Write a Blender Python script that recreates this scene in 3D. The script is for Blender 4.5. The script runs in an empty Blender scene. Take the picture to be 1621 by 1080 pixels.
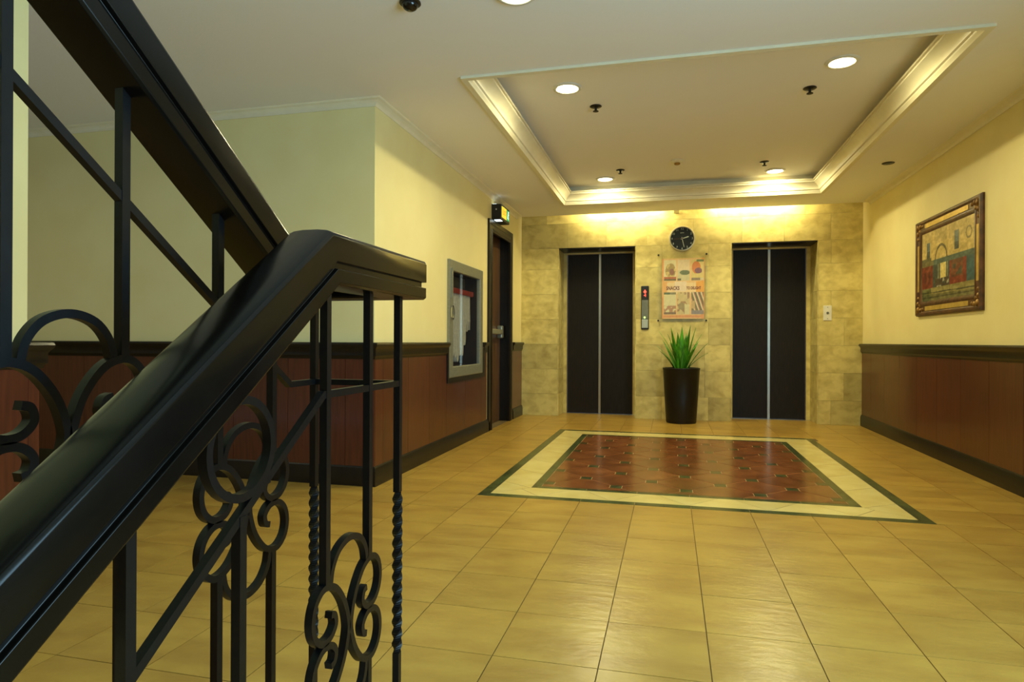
import bpy, bmesh, math, random
from mathutils import Vector, Matrix

random.seed(7)
C = bpy.context.scene.collection
scene = bpy.context.scene
PI = math.pi


def lin(c):
    return tuple(((x / 255) / 12.92 if x / 255 <= .04045 else ((x / 255 + .055) / 1.055) ** 2.4) for x in c)


# ---------------------------------------------------------------- camera
F_PX, YAW, PITCH, ROLL, EYE = 1015.06, .2423, .0006, .0043, .895
cy, sy = math.cos(YAW), math.sin(YAW)
right, fwd, up = Vector((cy, sy, 0)), Vector((-sy, cy, 0)), Vector((0, 0, 1))
f2 = fwd * math.cos(PITCH) + up * math.sin(PITCH)
u2 = up * math.cos(PITCH) - fwd * math.sin(PITCH)
r3 = right * math.cos(ROLL) + u2 * math.sin(ROLL)
u3 = u2 * math.cos(ROLL) - right * math.sin(ROLL)
cam_data = bpy.data.cameras.new('camera')
cam_data.sensor_width = 36
cam_data.lens = F_PX / 1621 * 36
cam_data.clip_start = .02
cam = bpy.data.objects.new('camera', cam_data)
C.objects.link(cam)
cam.matrix_world = Matrix(((r3.x, u3.x, -f2.x, 0), (r3.y, u3.y, -f2.y, 0), (r3.z, u3.z, -f2.z, EYE), (0, 0, 0, 1)))
scene.camera = cam

# ---------------------------------------------------------------- light and exposure
scene.view_settings.view_transform = 'Standard'
scene.view_settings.look = 'None'
scene.view_settings.gamma = 1
scene.view_settings.use_curve_mapping = False
scene.view_settings.exposure = 0.03
world = bpy.data.worlds.new('sky')
scene.world = world
world.use_nodes = True
world.node_tree.nodes['Background'].inputs[0].default_value = (.55, .72, 1, 1)
world.node_tree.nodes['Background'].inputs[1].default_value = .9

WARM = (1, .915, .51)
DOWN_W = 21.0      # each downlight
COVE_W = 10.0       # each strip behind the soffit
DAY_W = 138.0       # daylight through the stairwell window


def area(name, loc, size, power, col, rot=(0, 0, 0), shape='RECTANGLE', size_y=None, parent=None, spread=PI):
    L = bpy.data.lights.new(name, 'AREA')
    L.shape = shape
    L.size = size
    if size_y: L.size_y = size_y
    L.energy = power
    L.color = col
    L.spread = spread
    o = bpy.data.objects.new(name, L)
    C.objects.link(o)
    o.location = loc
    o.rotation_euler = rot
    if parent: o.parent = parent
    return o


area('window_daylight', (2.06, .275, 1.15), 1.6, DAY_W, (.46, .79, 1), (0, PI / 2, 0), size_y=2.4)


# ---------------------------------------------------------------- materials
def mat(name, rgb, rough=.5, metal=0, rgb2=None, scale=4, stretch=(1, 1, 1), detail=4, lo=.35, hi=.65, jitter=0,
        bump=0, bscale=None, coat=0, spec=.5, rand_off=False, emit=None, emit_s=0, dist=0):
    m = bpy.data.materials.new(name)
    m.use_nodes = True
    nt = m.node_tree
    N, L = nt.nodes, nt.links
    b = N['Principled BSDF']
    c1 = lin(rgb) + (1,)
    b.inputs['Base Color'].default_value = c1
    b.inputs['Roughness'].default_value = rough
    b.inputs['Metallic'].default_value = metal
    b.inputs['Specular IOR Level'].default_value = spec
    b.inputs['Coat Weight'].default_value = coat
    b.inputs['Coat Roughness'].default_value = .12
    if emit:
        b.inputs['Emission Color'].default_value = tuple(emit) + (1,)
        b.inputs['Emission Strength'].default_value = emit_s
    if rgb2 or bump:
        tc = N.new('ShaderNodeTexCoord')
        mp = N.new('ShaderNodeMapping')
        mp.inputs['Scale'].default_value = stretch
        L.new(tc.outputs['Object'], mp.inputs['Vector'])
        vec = mp.outputs['Vector']
        if rand_off or jitter:
            oi = N.new('ShaderNodeObjectInfo')
        if rand_off:
            ml = N.new('ShaderNodeVectorMath'); ml.operation = 'SCALE'
            ml.inputs[0].default_value = (37, 61, 83)
            L.new(oi.outputs['Random'], ml.inputs['Scale'])
            ad = N.new('ShaderNodeVectorMath')
            L.new(vec, ad.inputs[0]); L.new(ml.outputs[0], ad.inputs[1])
            vec = ad.outputs[0]
        nz = N.new('ShaderNodeTexNoise')
        nz.inputs['Scale'].default_value = scale
        nz.inputs['Detail'].default_value = detail
        nz.inputs['Distortion'].default_value = dist
        L.new(vec, nz.inputs['Vector'])
        col = None
        if rgb2:
            rp = N.new('ShaderNodeValToRGB')
            rp.color_ramp.elements[0].position = lo
            rp.color_ramp.elements[1].position = hi
            rp.color_ramp.elements[0].color = c1
            rp.color_ramp.elements[1].color = lin(rgb2) + (1,)
            L.new(nz.outputs['Fac'], rp.inputs['Fac'])
            col = rp.outputs['Color']
        if jitter:
            hs = N.new('ShaderNodeHueSaturation')
            mr = N.new('ShaderNodeMapRange')
            mr.inputs['To Min'].default_value = 1 - jitter
            mr.inputs['To Max'].default_value = 1 + jitter
            L.new(oi.outputs['Random'], mr.inputs['Value'])
            L.new(mr.outputs[0], hs.inputs['Value'])
            if col: L.new(col, hs.inputs['Color'])
            else: hs.inputs['Color'].default_value = c1
            col = hs.outputs['Color']
        if col: L.new(col, b.inputs['Base Color'])
        if bump:
            nb = nz
            if bscale:
                nb = N.new('ShaderNodeTexNoise')
                nb.inputs['Scale'].default_value = bscale
                nb.inputs['Detail'].default_value = 3
                L.new(vec, nb.inputs['Vector'])
            bp = N.new('ShaderNodeBump')
            bp.inputs['Strength'].default_value = bump
            bp.inputs['Distance'].default_value = .01
            L.new(nb.outputs['Fac'], bp.inputs['Height'])
            L.new(bp.outputs['Normal'], b.inputs['Normal'])
    return m


def print_mat(name, rough=.5):
    m = bpy.data.materials.new(name)
    m.use_nodes = True
    N, L = m.node_tree.nodes, m.node_tree.links
    a = N.new('ShaderNodeAttribute')
    a.attribute_name = 'print'
    L.new(a.outputs['Color'], N['Principled BSDF'].inputs['Base Color'])
    N['Principled BSDF'].inputs['Roughness'].default_value = rough
    return m


def glass_mat(name, rough=.02, tint=(1, 1, 1)):
    """thin sheet: mostly clear, mirror-like by the Fresnel angle"""
    m = bpy.data.materials.new(name)
    m.use_nodes = True
    N, L = m.node_tree.nodes, m.node_tree.links
    N.remove(N['Principled BSDF'])
    t, g, mx, fr = N.new('ShaderNodeBsdfTransparent'), N.new('ShaderNodeBsdfGlossy'), N.new('ShaderNodeMixShader'), N.new('ShaderNodeLayerWeight')
    pw, ml = N.new('ShaderNodeMath'), N.new('ShaderNodeMath')
    t.inputs['Color'].default_value = tint + (1,)
    g.inputs['Roughness'].default_value = rough
    pw.operation = 'POWER'; pw.inputs[1].default_value = 4
    ml.operation = 'MULTIPLY_ADD'; ml.inputs[1].default_value = .8; ml.inputs[2].default_value = .025
    L.new(fr.outputs['Facing'], pw.inputs[0]); L.new(pw.outputs[0], ml.inputs[0]); L.new(ml.outputs[0], mx.inputs[0]); L.new(t.outputs[0], mx.inputs[1]); L.new(g.outputs[0], mx.inputs[2])
    L.new(mx.outputs[0], N['Material Output'].inputs['Surface'])
    return m



M = {}
M['ceil'] = mat('ceiling_paint', (238, 235, 231), .85, bump=.05, scale=60)
M['yellow'] = mat('yellow_wall_paint', (232, 219, 160), .6, rgb2=(228, 213, 152), scale=3, bump=.04, bscale=120)
M['cream'] = mat('crown_paint', (232, 224, 196), .45, rgb2=(226, 217, 186), scale=9)
M['wood'] = mat('wainscot_veneer', (88, 40, 25), .32, rgb2=(64, 28, 18), scale=9, stretch=(7, 7, .5), detail=6, lo=.3, hi=.75,
                rand_off=True, jitter=.1, coat=.25)
M['dark'] = mat('dark_stained_trim', (28, 22, 17), .32, rgb2=(19, 15, 12), scale=12, stretch=(3, 3, .6), coat=.05, spec=.35)
M['rail'] = mat('varnished_handrail_wood', (15, 12, 9), .2, rgb2=(10, 8, 6), scale=14, stretch=(8, 1, 1), spec=.2)
M['iron'] = mat('black_wrought_iron', (11, 11, 12), .36, rgb2=(8, 8, 9), scale=40, bump=.06, spec=.25)
M['travertine'] = mat('travertine', (212, 196, 124), .42, rgb2=(176, 156, 88), scale=9, detail=12, lo=.38, hi=.74, dist=.3,
                      rand_off=True, jitter=.17, bump=.06, stretch=(1, 1, 1.3))
M['mortar'] = mat('stone_joint', (150, 132, 92), .9, rgb2=(135, 118, 80), scale=20)
M['tile'] = mat('ochre_floor_tile', (182, 149, 70), .28, rgb2=(158, 122, 54), scale=3.6, detail=8, lo=.36, hi=.72, rand_off=True,
                jitter=.06, bump=.15, bscale=16, stretch=(1, 2.2, 1))
M['grout'] = mat('floor_grout', (92, 76, 46), .85, rgb2=(120, 100, 62), scale=5)
M['red'] = mat('terracotta_tile', (138, 84, 48), .18, rgb2=(106, 62, 34), scale=7, detail=6, rand_off=True, jitter=.1, bump=.02, bscale=20)
M['green'] = mat('green_marble', (84, 94, 54), .2, rgb2=(48, 58, 36), scale=16, detail=8, rand_off=True, jitter=.12)
M['creamtile'] = mat('cream_border_tile', (226, 210, 142), .2, rgb2=(214, 194, 122), scale=5, detail=5, rand_off=True, jitter=.03, bump=.03, bscale=18)
M['palegrout'] = mat('pale_grout', (186, 148, 104), .8, rgb2=(160, 124, 80), scale=8)
M['lift'] = mat('dark_lift_door', (35, 29, 25), .42, rgb2=(24, 20, 18), scale=18, stretch=(6, 6, .4), detail=5, spec=.2, jitter=.05)
M['steel'] = mat('brushed_steel', (196, 192, 180), .28, metal=1, rgb2=(170, 166, 154), scale=30, stretch=(20, 20, .5))
M['alu'] = mat('cabinet_aluminium', (148, 150, 138), .38, metal=.55, rgb2=(136, 138, 126), scale=24, stretch=(1, 1, 8))
M['black'] = mat('black_plastic', (16, 16, 17), .4, rgb2=(12, 12, 13), scale=30)
M['pot'] = mat('black_planter', (15, 14, 14), .42, rgb2=(11, 10, 10), scale=20, spec=.4)
M['soil'] = mat('potting_soil', (50, 36, 24), .95, rgb2=(28, 20, 14), scale=60, bump=.5)
M['leaf'] = mat('leaf_green', (92, 168, 38), .35, rgb2=(44, 112, 24), scale=7, stretch=(9, 9, .7), rand_off=True, jitter=.3)
M['white'] = mat('white_plastic', (226, 224, 214), .4, rgb2=(216, 214, 204), scale=12)
M['doorwood'] = mat('dark_door_wood', (112, 80, 46), .3, rgb2=(72, 50, 28), scale=6, stretch=(8, 8, .5), detail=6, coat=.3)
M['gold'] = mat('gilded_frame', (150, 112, 48), .4, metal=.55, rgb2=(84, 52, 22), scale=26, detail=5, lo=.3, hi=.7, bump=.4)
M['bronze'] = mat('brown_frame_wood', (96, 58, 28), .45, rgb2=(58, 34, 16), scale=20, bump=.25)
M['goldpanel'] = mat('frame_gold_panel', (206, 176, 92), .4, metal=.3, rgb2=(184, 150, 70), scale=20)
M['hose'] = mat('canvas_hose', (206, 202, 184), .85, rgb2=(188, 184, 164), scale=40, bump=.2)
M['redpaint'] = mat('red_enamel', (140, 26, 18), .4, rgb2=(120, 22, 16), scale=14)
M['brass'] = mat('brass', (176, 146, 84), .3, metal=1, rgb2=(160, 130, 70), scale=20)
M['liner'] = mat('cabinet_liner', (40, 22, 22), .7, rgb2=(30, 18, 18), scale=10)
M['glass'] = glass_mat('clear_glass')
M['acrylic'] = glass_mat('clear_acrylic', .03, (.98, .98, .96))
M['lens'] = mat('lamp_lens', (255, 244, 214), .4, emit=(1, .86, .58), emit_s=5, rgb2=(255, 246, 220), scale=5)
M['tube'] = mat('cove_tube', (255, 244, 214), .4, emit=(1, .84, .5), emit_s=14, rgb2=(255, 246, 220), scale=5)
M['yellowlit'] = mat('lit_sign_yellow', (240, 220, 60), .4, emit=(1, .82, .07), emit_s=.75, rgb2=(236, 214, 54), scale=8)
M['greenlit'] = mat('lit_sign_green', (30, 150, 70), .4, emit=(.02, .5, .16), emit_s=.5, rgb2=(26, 140, 64), scale=8)
M['amber'] = mat('sign_amber_print', (214, 120, 20), .5, emit=(.8, .28, .01), emit_s=.6, rgb2=(206, 112, 18), scale=8)
M['whitelit'] = mat('emergency_led', (240, 250, 255), .4, emit=(.8, .95, 1), emit_s=2.2, rgb2=(240, 250, 255), scale=8)
M['redlit'] = mat('led_red', (255, 60, 40), .4, emit=(1, .09, .05), emit_s=2.2, rgb2=(250, 54, 36), scale=8)
M['greenled'] = mat('led_green', (170, 240, 80), .4, emit=(.5, 1, .18), emit_s=2.5, rgb2=(164, 236, 70), scale=8)
M['grey'] = mat('call_panel_grey', (118, 122, 112), .45, metal=.4, rgb2=(108, 112, 102), scale=20)
M['silver'] = mat('call_panel_silver', (176, 184, 178), .35, metal=.3, rgb2=(168, 176, 170), scale=20)
M['clockrim'] = mat('clock_rim', (214, 208, 184), .3, metal=.6, rgb2=(204, 196, 170), scale=10)
M['clockface'] = mat('clock_face', (22, 26, 22), .35, rgb2=(17, 20, 17), scale=10)
M['ink'] = mat('poster_ink', (120, 30, 22), .6, rgb2=(112, 26, 18), scale=10)
M['ticks'] = mat('clock_numerals', (206, 214, 196), .5, rgb2=(198, 206, 188), scale=10)
M['secondhand'] = mat('clock_second_hand', (120, 60, 40), .5, rgb2=(110, 54, 36), scale=10)
M['painting'] = print_mat('oil_painting', .45)
M['poster'] = print_mat('poster_print', .5)
M['stairtile'] = mat('stair_tread', (196, 160, 100), .35, rgb2=(180, 142, 84), scale=4, jitter=.05)
M['chrome'] = mat('chrome', (200, 200, 196), .15, metal=1, rgb2=(190, 190, 186), scale=10)


# ---------------------------------------------------------------- mesh helpers
ORG = {}


class MB:
    def __init__(s):
        s.v, s.f = [], []

    def add(s, vs, fs):
        n = len(s.v)
        s.v += [tuple(v) for v in vs]
        s.f += [tuple(i + n for i in f) for f in fs]

    def box(s, x0, x1, y0, y1, z0, z1):
        s.add([(x0, y0, z0), (x1, y0, z0), (x1, y1, z0), (x0, y1, z0), (x0, y0, z1), (x1, y0, z1), (x1, y1, z1), (x0, y1, z1)],
              [(3, 2, 1, 0), (4, 5, 6, 7), (0, 1, 5, 4), (1, 2, 6, 5), (2, 3, 7, 6), (3, 0, 4, 7)])
        return s

    def prism(s, poly, z0, z1):
        n = len(poly)
        s.add([(x, y, z0) for x, y in poly] + [(x, y, z1) for x, y in poly],
              [tuple(range(n))[::-1], tuple(range(n, 2 * n))] + [(i, (i + 1) % n, n + (i + 1) % n, n + i) for i in range(n)])
        return s

    def lathe(s, prof, c, seg=24, axis='Z', flip=False):
        # prof: list of (radius, height along axis)
        vs, fs = [], []
        n = len(prof)
        for k in range(seg):
            a = 2 * PI * k / seg
            for r, h in prof:
                p = (r * math.cos(a), r * math.sin(a), h)
                if axis == 'X': p = (h, p[0], p[1])
                if axis == 'Y': p = (p[0], h, p[1])
                vs.append((p[0] + c[0], p[1] + c[1], p[2] + c[2]))
        for k in range(seg):
            k2 = (k + 1) % seg
            for i in range(n - 1):
                fs.append((k * n + i, k2 * n + i, k2 * n + i + 1, k * n + i + 1))
        s.add(vs, fs)
        return s

    def sweep(s, path, prof, closed=False, ref=Vector((0, 0, 1))):
        P = [Vector(p) for p in path]
        n, m = len(P), len(prof)
        nseg = n if closed else n - 1
        D = [(P[(i + 1) % n] - P[i]).normalized() for i in range(nseg)]
        rings = []
        for i in range(n):
            if closed: a, b = D[i - 1], D[i]
            else: a, b = D[max(i - 1, 0)], D[min(i, nseg - 1)]
            d = a
            side = d.cross(ref).normalized()
            upv = side.cross(d).normalized()
            nn = (a + b).normalized()
            ring = []
            for su, uu in prof:
                p = P[i] + side * su + upv * uu
                t = -((p - P[i]).dot(nn)) / d.dot(nn)
                ring.append(p + d * t)
            rings.append(ring)
        vs = [v for r in rings for v in r]
        fs = []
        for i in range(nseg):
            j = (i + 1) % n
            for k in range(m):
                k2 = (k + 1) % m
                fs.append((i * m + k, i * m + k2, j * m + k2, j * m + k))
        if not closed:
            fs += [tuple(range(m)), tuple((n - 1) * m + k for k in range(m))[::-1]]
        s.add(vs, fs)
        return s

    def build(s, name, material, parent=None, smooth=False, bevel=0, at=None, props=None):
        o0 = Vector(at) if at is not None else (ORG.get(parent.name, Vector((0, 0, 0))) if parent else Vector((0, 0, 0)))
        me = bpy.data.meshes.new(name)
        me.from_pydata([tuple(Vector(v) - o0) for v in s.v], [], s.f)
        bm = bmesh.new()
        bm.from_mesh(me)
        bmesh.ops.remove_doubles(bm, verts=bm.verts, dist=1e-6)
        bmesh.ops.recalc_face_normals(bm, faces=bm.faces)
        bm.to_mesh(me)
        bm.free()
        me.materials.append(material)
        if smooth:
            for p in me.polygons: p.use_smooth = True
            me.set_sharp_from_angle(angle=math.radians(38))
        o = bpy.data.objects.new(name, me)
        C.objects.link(o)
        if parent:
            o.parent = parent
            ORG[o.name] = o0
        else:
            o.location = o0
            ORG[o.name] = o0
        if bevel:
            b = o.modifiers.new('bevel', 'BEVEL')
            b.width = bevel
            b.segments = 2
            b.limit_method = 'ANGLE'
        return o


def box(name, m, x0, x1, y0, y1, z0, z1, parent=None, bevel=0, at=None):
    return MB().box(x0, x1, y0, y1, z0, z1).build(name, m, parent, bevel=bevel, at=at)


def tag(o, label, cat, group=None):
    o['label'] = label
    o['category'] = cat
    if group: o['group'] = group
    return o


def struct(o):
    o['kind'] = 'structure'
    return o


def thing(name, label, cat, loc, group=None):
    o = bpy.data.objects.new(name, None)
    C.objects.link(o)
    o.empty_display_size = .05
    o.location = loc
    ORG[o.name] = Vector(loc)
    return tag(o, label, cat, group)


def shell(a_rng, b_rng, holes, fn, depth):
    """slab in the (a,b) plane with rectangular holes; fn(a,b,d) gives a point, d from 0 (face) to depth"""
    As = sorted(set([*a_rng] + [v for h in holes for v in h[:2] if a_rng[0] < v < a_rng[1]]))
    Bs = sorted(set([*b_rng] + [v for h in holes for v in h[2:] if b_rng[0] < v < b_rng[1]]))
    solid = {}
    for i in range(len(As) - 1):
        for j in range(len(Bs) - 1):
            a, b = (As[i] + As[i + 1]) / 2, (Bs[j] + Bs[j + 1]) / 2
            solid[i, j] = not any(h[0] < a < h[1] and h[2] < b < h[3] for h in holes)
    mb = MB()
    for (i, j), ok in solid.items():
        if not ok: continue
        a0, a1, b0, b1 = As[i], As[i + 1], Bs[j], Bs[j + 1]
        q = lambda A, B, d: fn(A, B, d)
        mb.add([q(a0, b0, 0), q(a1, b0, 0), q(a1, b1, 0), q(a0, b1, 0)], [(0, 1, 2, 3)])
        mb.add([q(a0, b0, depth), q(a1, b0, depth), q(a1, b1, depth), q(a0, b1, depth)], [(3, 2, 1, 0)])
        for di, dj, e in ((-1, 0, ((a0, b0), (a0, b1))), (1, 0, ((a1, b0), (a1, b1))), (0, -1, ((a0, b0), (a1, b0))), (0, 1, ((a0, b1), (a1, b1)))):
            if not solid.get((i + di, j + dj), False):
                (p, r), (s_, t) = e
                mb.add([q(p, r, 0), q(s_, t, 0), q(s_, t, depth), q(p, r, depth)], [(0, 1, 2, 3)])
    return mb


def clip(poly, a, b, c):
    """keep a*x + b*y <= c"""
    out = []
    n = len(poly)
    for i in range(n):
        p, q = poly[i], poly[(i + 1) % n]
        dp, dq = a * p[0] + b * p[1] - c, a * q[0] + b * q[1] - c
        if dp <= 0: out.append(p)
        if dp * dq < 0:
            t = dp / (dp - dq)
            out.append((p[0] + (q[0] - p[0]) * t, p[1] + (q[1] - p[1]) * t))
    return out


def clip_poly(poly, by, inset=0):
    for i in range(len(by)):
        (x0, y0), (x1, y1) = by[i], by[(i + 1) % len(by)]
        a, b = y1 - y0, -(x1 - x0)
        l = math.hypot(a, b)
        if l < 1e-9: continue
        a, b = a / l, b / l
        poly = clip(poly, a, b, a * x0 + b * y0 - inset)
        if len(poly) < 3: return []
    return poly


def area_of(p):
    return sum(p[i][0] * p[(i + 1) % len(p)][1] - p[(i + 1) % len(p)][0] * p[i][1] for i in range(len(p))) / 2


def text(name, s, size, m, fn, parent, depth=.0008, align='CENTER', bold=0):
    """text mesh; fn maps (x, y, z) of the flat lettering into the scene"""
    cu = bpy.data.curves.new('lettering', 'FONT')
    cu.body = s
    cu.size = size
    cu.align_x = align
    cu.align_y = 'CENTER'
    cu.extrude = depth
    cu.offset = bold
    cu.resolution_u = 3
    t = bpy.data.objects.new('lettering', cu)
    C.objects.link(t)
    dg = bpy.context.evaluated_depsgraph_get()
    me0 = bpy.data.meshes.new_from_object(t.evaluated_get(dg))
    mb = MB()
    mb.add([fn(*v.co) for v in me0.vertices], [tuple(p.vertices) for p in me0.polygons])
    bpy.data.objects.remove(t)
    bpy.data.curves.remove(cu)
    bpy.data.meshes.remove(me0)
    return mb.build(name, m, parent)


def print_grid(name, nx, ny, fn_pos, fn_col, m, parent):
    o0 = ORG.get(parent.name, Vector((0, 0, 0)))
    vs = [tuple(Vector(fn_pos(i / nx, j / ny)) - o0) for j in range(ny + 1) for i in range(nx + 1)]
    fs = [(j * (nx + 1) + i, j * (nx + 1) + i + 1, (j + 1) * (nx + 1) + i + 1, (j + 1) * (nx + 1) + i) for j in range(ny) for i in range(nx)]
    me = bpy.data.meshes.new(name)
    me.from_pydata(vs, [], fs)
    at = me.color_attributes.new('print', 'FLOAT_COLOR', 'POINT')
    for j in range(ny + 1):
        for i in range(nx + 1):
            c = lin([max(0, min(255, q)) for q in fn_col(i / nx, j / ny)])
            at.data[j * (nx + 1) + i].color = (*c, 1)
    me.materials.append(m)
    o = bpy.data.objects.new(name, me)
    C.objects.link(o)
    o.parent = parent
    return o


def catmull(pts, k=6):
    out = []
    P = [pts[0]] + list(pts) + [pts[-1]]
    for i in range(1, len(P) - 2):
        p0, p1, p2, p3 = P[i - 1:i + 3]
        for j in range(k):
            t = j / k
            out.append(tuple(.5 * ((2 * p1[d]) + (-p0[d] + p2[d]) * t + (2 * p0[d] - 5 * p1[d] + 4 * p2[d] - p3[d]) * t * t +
                                   (-p0[d] + 3 * p1[d] - 3 * p2[d] + p3[d]) * t ** 3) for d in (0, 1)))
    out.append(tuple(pts[-1]))
    return out


def project(p):
    d = Vector(p) - Vector((0, 0, EYE))
    z = d.dot(f2)
    if z < .1: return None
    return 810.5 + F_PX * d.dot(r3) / z, 540 - F_PX * d.dot(u3) / z


# ================================================================ ROOM SHELL
XL, XR, D, YC, ZC = -1.77, 2.014, 7.628, 3.625, 2.38
ZT = 2.55                       # tray ceiling
TOP = 4.9
IX0, IX1, IY0, IY1 = -1.09, 1.283, 3.578, 6.465     # floor inlay
STAIR_Y = .83

# floor slab (grout shows between the tiles laid on it)
mb = MB().box(-6.5, XR + .1, STAIR_Y, 8.2, -.2, -.003)
floor = struct(mb.build('floor', M['grout']))

# ceiling slab with the tray opening, the lid of the tray and the ceiling over the stairwell
TX0, TX1, TY0, TY1 = -1.12, 1.432, 3.45, 6.845
CANS_T = [(-.66, 4.142), (.973, 4.122), (-.65, 6.542), (.971, 6.593)]
CANS_C = [(-.645, 2.655), (-4.3, 1.9)]
hole = lambda c, h=.0665: (c[0] - h, c[0] + h, c[1] - h, c[1] + h)
mb = shell((-6.5, XR + .1), (1.25, 7.378), [(TX0, TX1, TY0, TY1)] + [hole(c) for c in CANS_C], lambda a, b, d: (a, b, ZC + d), ZT - ZC)
mb2 = shell((-6.5, XR + .1), (1.25, D + .1), [hole(c) for c in CANS_T], lambda a, b, d: (a, b, ZT + d), .1)
mb.add(mb2.v, mb2.f)
mb.box(-2.6, XR + .1, -2.7, 1.25, TOP, TOP + .1)
mb.box(-6.5, XR + .1, 1.2, 1.25, ZC, TOP)
ceiling = struct(mb.build('ceiling', M['ceil']))

# elevator wall: core behind, stone tiles in front
E1, E2, ETOP = (-1.32, -.392), (.656, 1.574), 2.018
RV = .42                          # depth of the lift openings
mb = shell((XL - .3, XR + .3), (0, 2.7), [(E1[0], E1[1], -.1, ETOP), (E2[0], E2[1], -.1, ETOP)], lambda a, b, d: (a, D + .012 + d, b), RV)
wall_back = struct(mb.build('wall_back', M['mortar']))
rows = [0, .264, .564, .864, 1.164, 1.464, 1.764, ETOP, 2.31, 2.54]
rnd = random.Random(3)


def stone(x0, x1, z0, z1):
    g = .0009
    p = rnd.uniform(0, .0008)
    b = MB().box(x0 + g, x1 - g, D - p, D + .014, z0 + g, z1 - g)
    return b.build('stone_tile', M['travertine'], wall_back)


for k in range(len(rows) - 1):
    z0, z1 = rows[k], rows[k + 1]
    if z0 < ETOP - .01:
        segs = [[XL, E1[0]], [E1[1], .13 if k % 2 else -.1, .42 if k % 3 == 0 else .38, E2[0]], [E2[1], 1.83 if k % 2 else 1.7, XR]]
        if k in (2, 5): segs[2] = [E2[1], XR]
    else:
        off = .12 if k % 2 else -.14
        segs = [[XL, -1.32 + off, -.86 + off, -.392 + off, .13 + off, .656 + off, 1.1 + off, 1.574 + off, XR]]
    for sg in segs:
        for a, b in zip(sg, sg[1:]):
            stone(a, b, z0, z1)
# linings of the two openings: stone sides, dark underside
for (a, b) in (E1, E2):
    for k in range(7):
        z0, z1 = rows[k], rows[k + 1]
        for x, s in ((a, 1), (b, -1)):
            MB().box(min(x, x + s * .012), max(x, x + s * .012), D + .001, D + RV - .05, z0 + .001, z1 - .001).build('lining_tile', M['travertine'], wall_back)
    MB().box(a + .012, b - .012, D + .001, D + RV - .05, ETOP - .012, ETOP - .001).build('lining_tile', M['dark'], wall_back)

# left wall with exit door and hose cabinet openings
DY0, DY1, DTOP = 6.2, 7.03, 2.06
CY0, CY1, CZ0, CZ1 = 5.03, 5.83, .67, 1.49
mb = shell((YC, D + .05), (0, ZT), [(DY0, DY1, -.1, DTOP), (CY0, CY1, CZ0, CZ1)], lambda a, b, d: (XL - d, a, b), .22)
wall_left = struct(mb.build('wall_left', M['yellow']))
mb = MB().box(-6.5, XL - .22, YC, YC + .2, 0, ZC + .05)
wall_corridor = struct(mb.build('wall_corridor', M['yellow']))
wall_far = struct(box('wall_far', M['yellow'], -6.6, -6.5, -.2, YC + .2, 0, ZC + .05))
WY0, WY1, WZ0, WZ1 = -.95, 1.5, .3, 2.0
mb = shell((-2.8, D + .05), (-2.4, TOP), [(WY0, WY1, WZ0, WZ1)], lambda a, b, d: (XR + d, a, b), .2)
wall_right = struct(mb.build('wall_right', M['yellow']))
mb = MB().box(-2.6, -2.4, -2.8, 1.945, -2.4, TOP)
wall_stair = struct(mb.build('wall_stair', M['yellow']))
mb = MB().box(-6.5, -2.6, .2, .4, 0, ZC + .05)
wall_corridor_front = struct(mb.build('wall_front', M['yellow']))
mb = MB().box(-2.6, XR + .1, -2.8, -2.6, -2.4, TOP)
wall_stairwell = struct(mb.build('wall_stairwell', M['ceil']))
# window in the right wall beside the stair, out of the picture
win = struct(MB().sweep([(XR + .1, WY0, WZ0), (XR + .1, WY1, WZ0), (XR + .1, WY1, WZ1), (XR + .1, WY0, WZ1)],
                        [(0, -.04), (.06, -.04), (.06, .04), (0, .04)], True, Vector((-1, 0, 0))).build('window_1', M['white']))
for i in range(1, 3):
    y = WY0 + (WY1 - WY0) * i / 3
    box('mullion', M['white'], XR + .07, XR + .13, y - .025, y + .025, WZ0, WZ1, win)
for i in range(3):
    y = WY0 + (WY1 - WY0) * i / 3
    box('pane', M['glass'], XR + .097, XR + .103, y + .03, y + (WY1 - WY0) / 3 - .03, WZ0 + .05, WZ1 - .05, win)
# landing slab of the lower stair
floor_low = struct(box('floor_landing', M['stairtile'], -2.4, XR, -2.7, -.95, -1.5, -1.3))

# ---------------------------------------------------------------- floor tiles
GX, GY, TXs, TYs = -.7891, 1.4565, .3, .30384
cells = []
for i in range(-20, 11):
    for j in range(-3, 22):
        x0, x1 = GX + i * TXs, GX + (i + 1) * TXs
        y0, y1 = GY + j * TYs, GY + (j + 1) * TYs
        x0, x1 = max(x0, -6.5), min(x1, XR)
        y0, y1 = max(y0, STAIR_Y), min(y1, D + RV)
        if y0 > YC - .01: x0 = max(x0, XL)
        elif y1 > YC and x0 < XL: 
            if x1 <= XL + .05: y1 = YC
            else: x0 = max(x0, XL) if x1 - XL > .15 else x0
        if y1 > D:
            y1 = min(y1, D)
        if x1 - x0 < .03 or y1 - y0 < .03: continue
        # cut by the inlay
        if x0 < IX1 and x1 > IX0 and y0 < IY1 and y1 > IY0:
            ox = min(x1, IX1) - max(x0, IX0)
            oy = min(y1, IY1) - max(y0, IY0)
            if ox > (x1 - x0) * .5 and oy > (y1 - y0) * .8 and x0 > IX0 - .02 and x1 < IX1 + .05: continue
            if oy < TYs * .8 and (x0 > IX0 - .03 and x1 < IX1 + .05):
                if y0 < IY0: y1 = IY0
                else: y0 = IY1
            elif x0 < IX0 - .03: x1 = IX0
            elif x1 > IX1 + .03: x0 = IX1
            else: x0 = IX1
            if x1 - x0 < .03 or y1 - y0 < .02: continue
        if abs(x0 - (IX1 + .028)) < .03 and y0 > IY0 - .02 and y1 < IY1 + .02: x0 = IX1
        cells.append((x0, x1, y0, y1))
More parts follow.
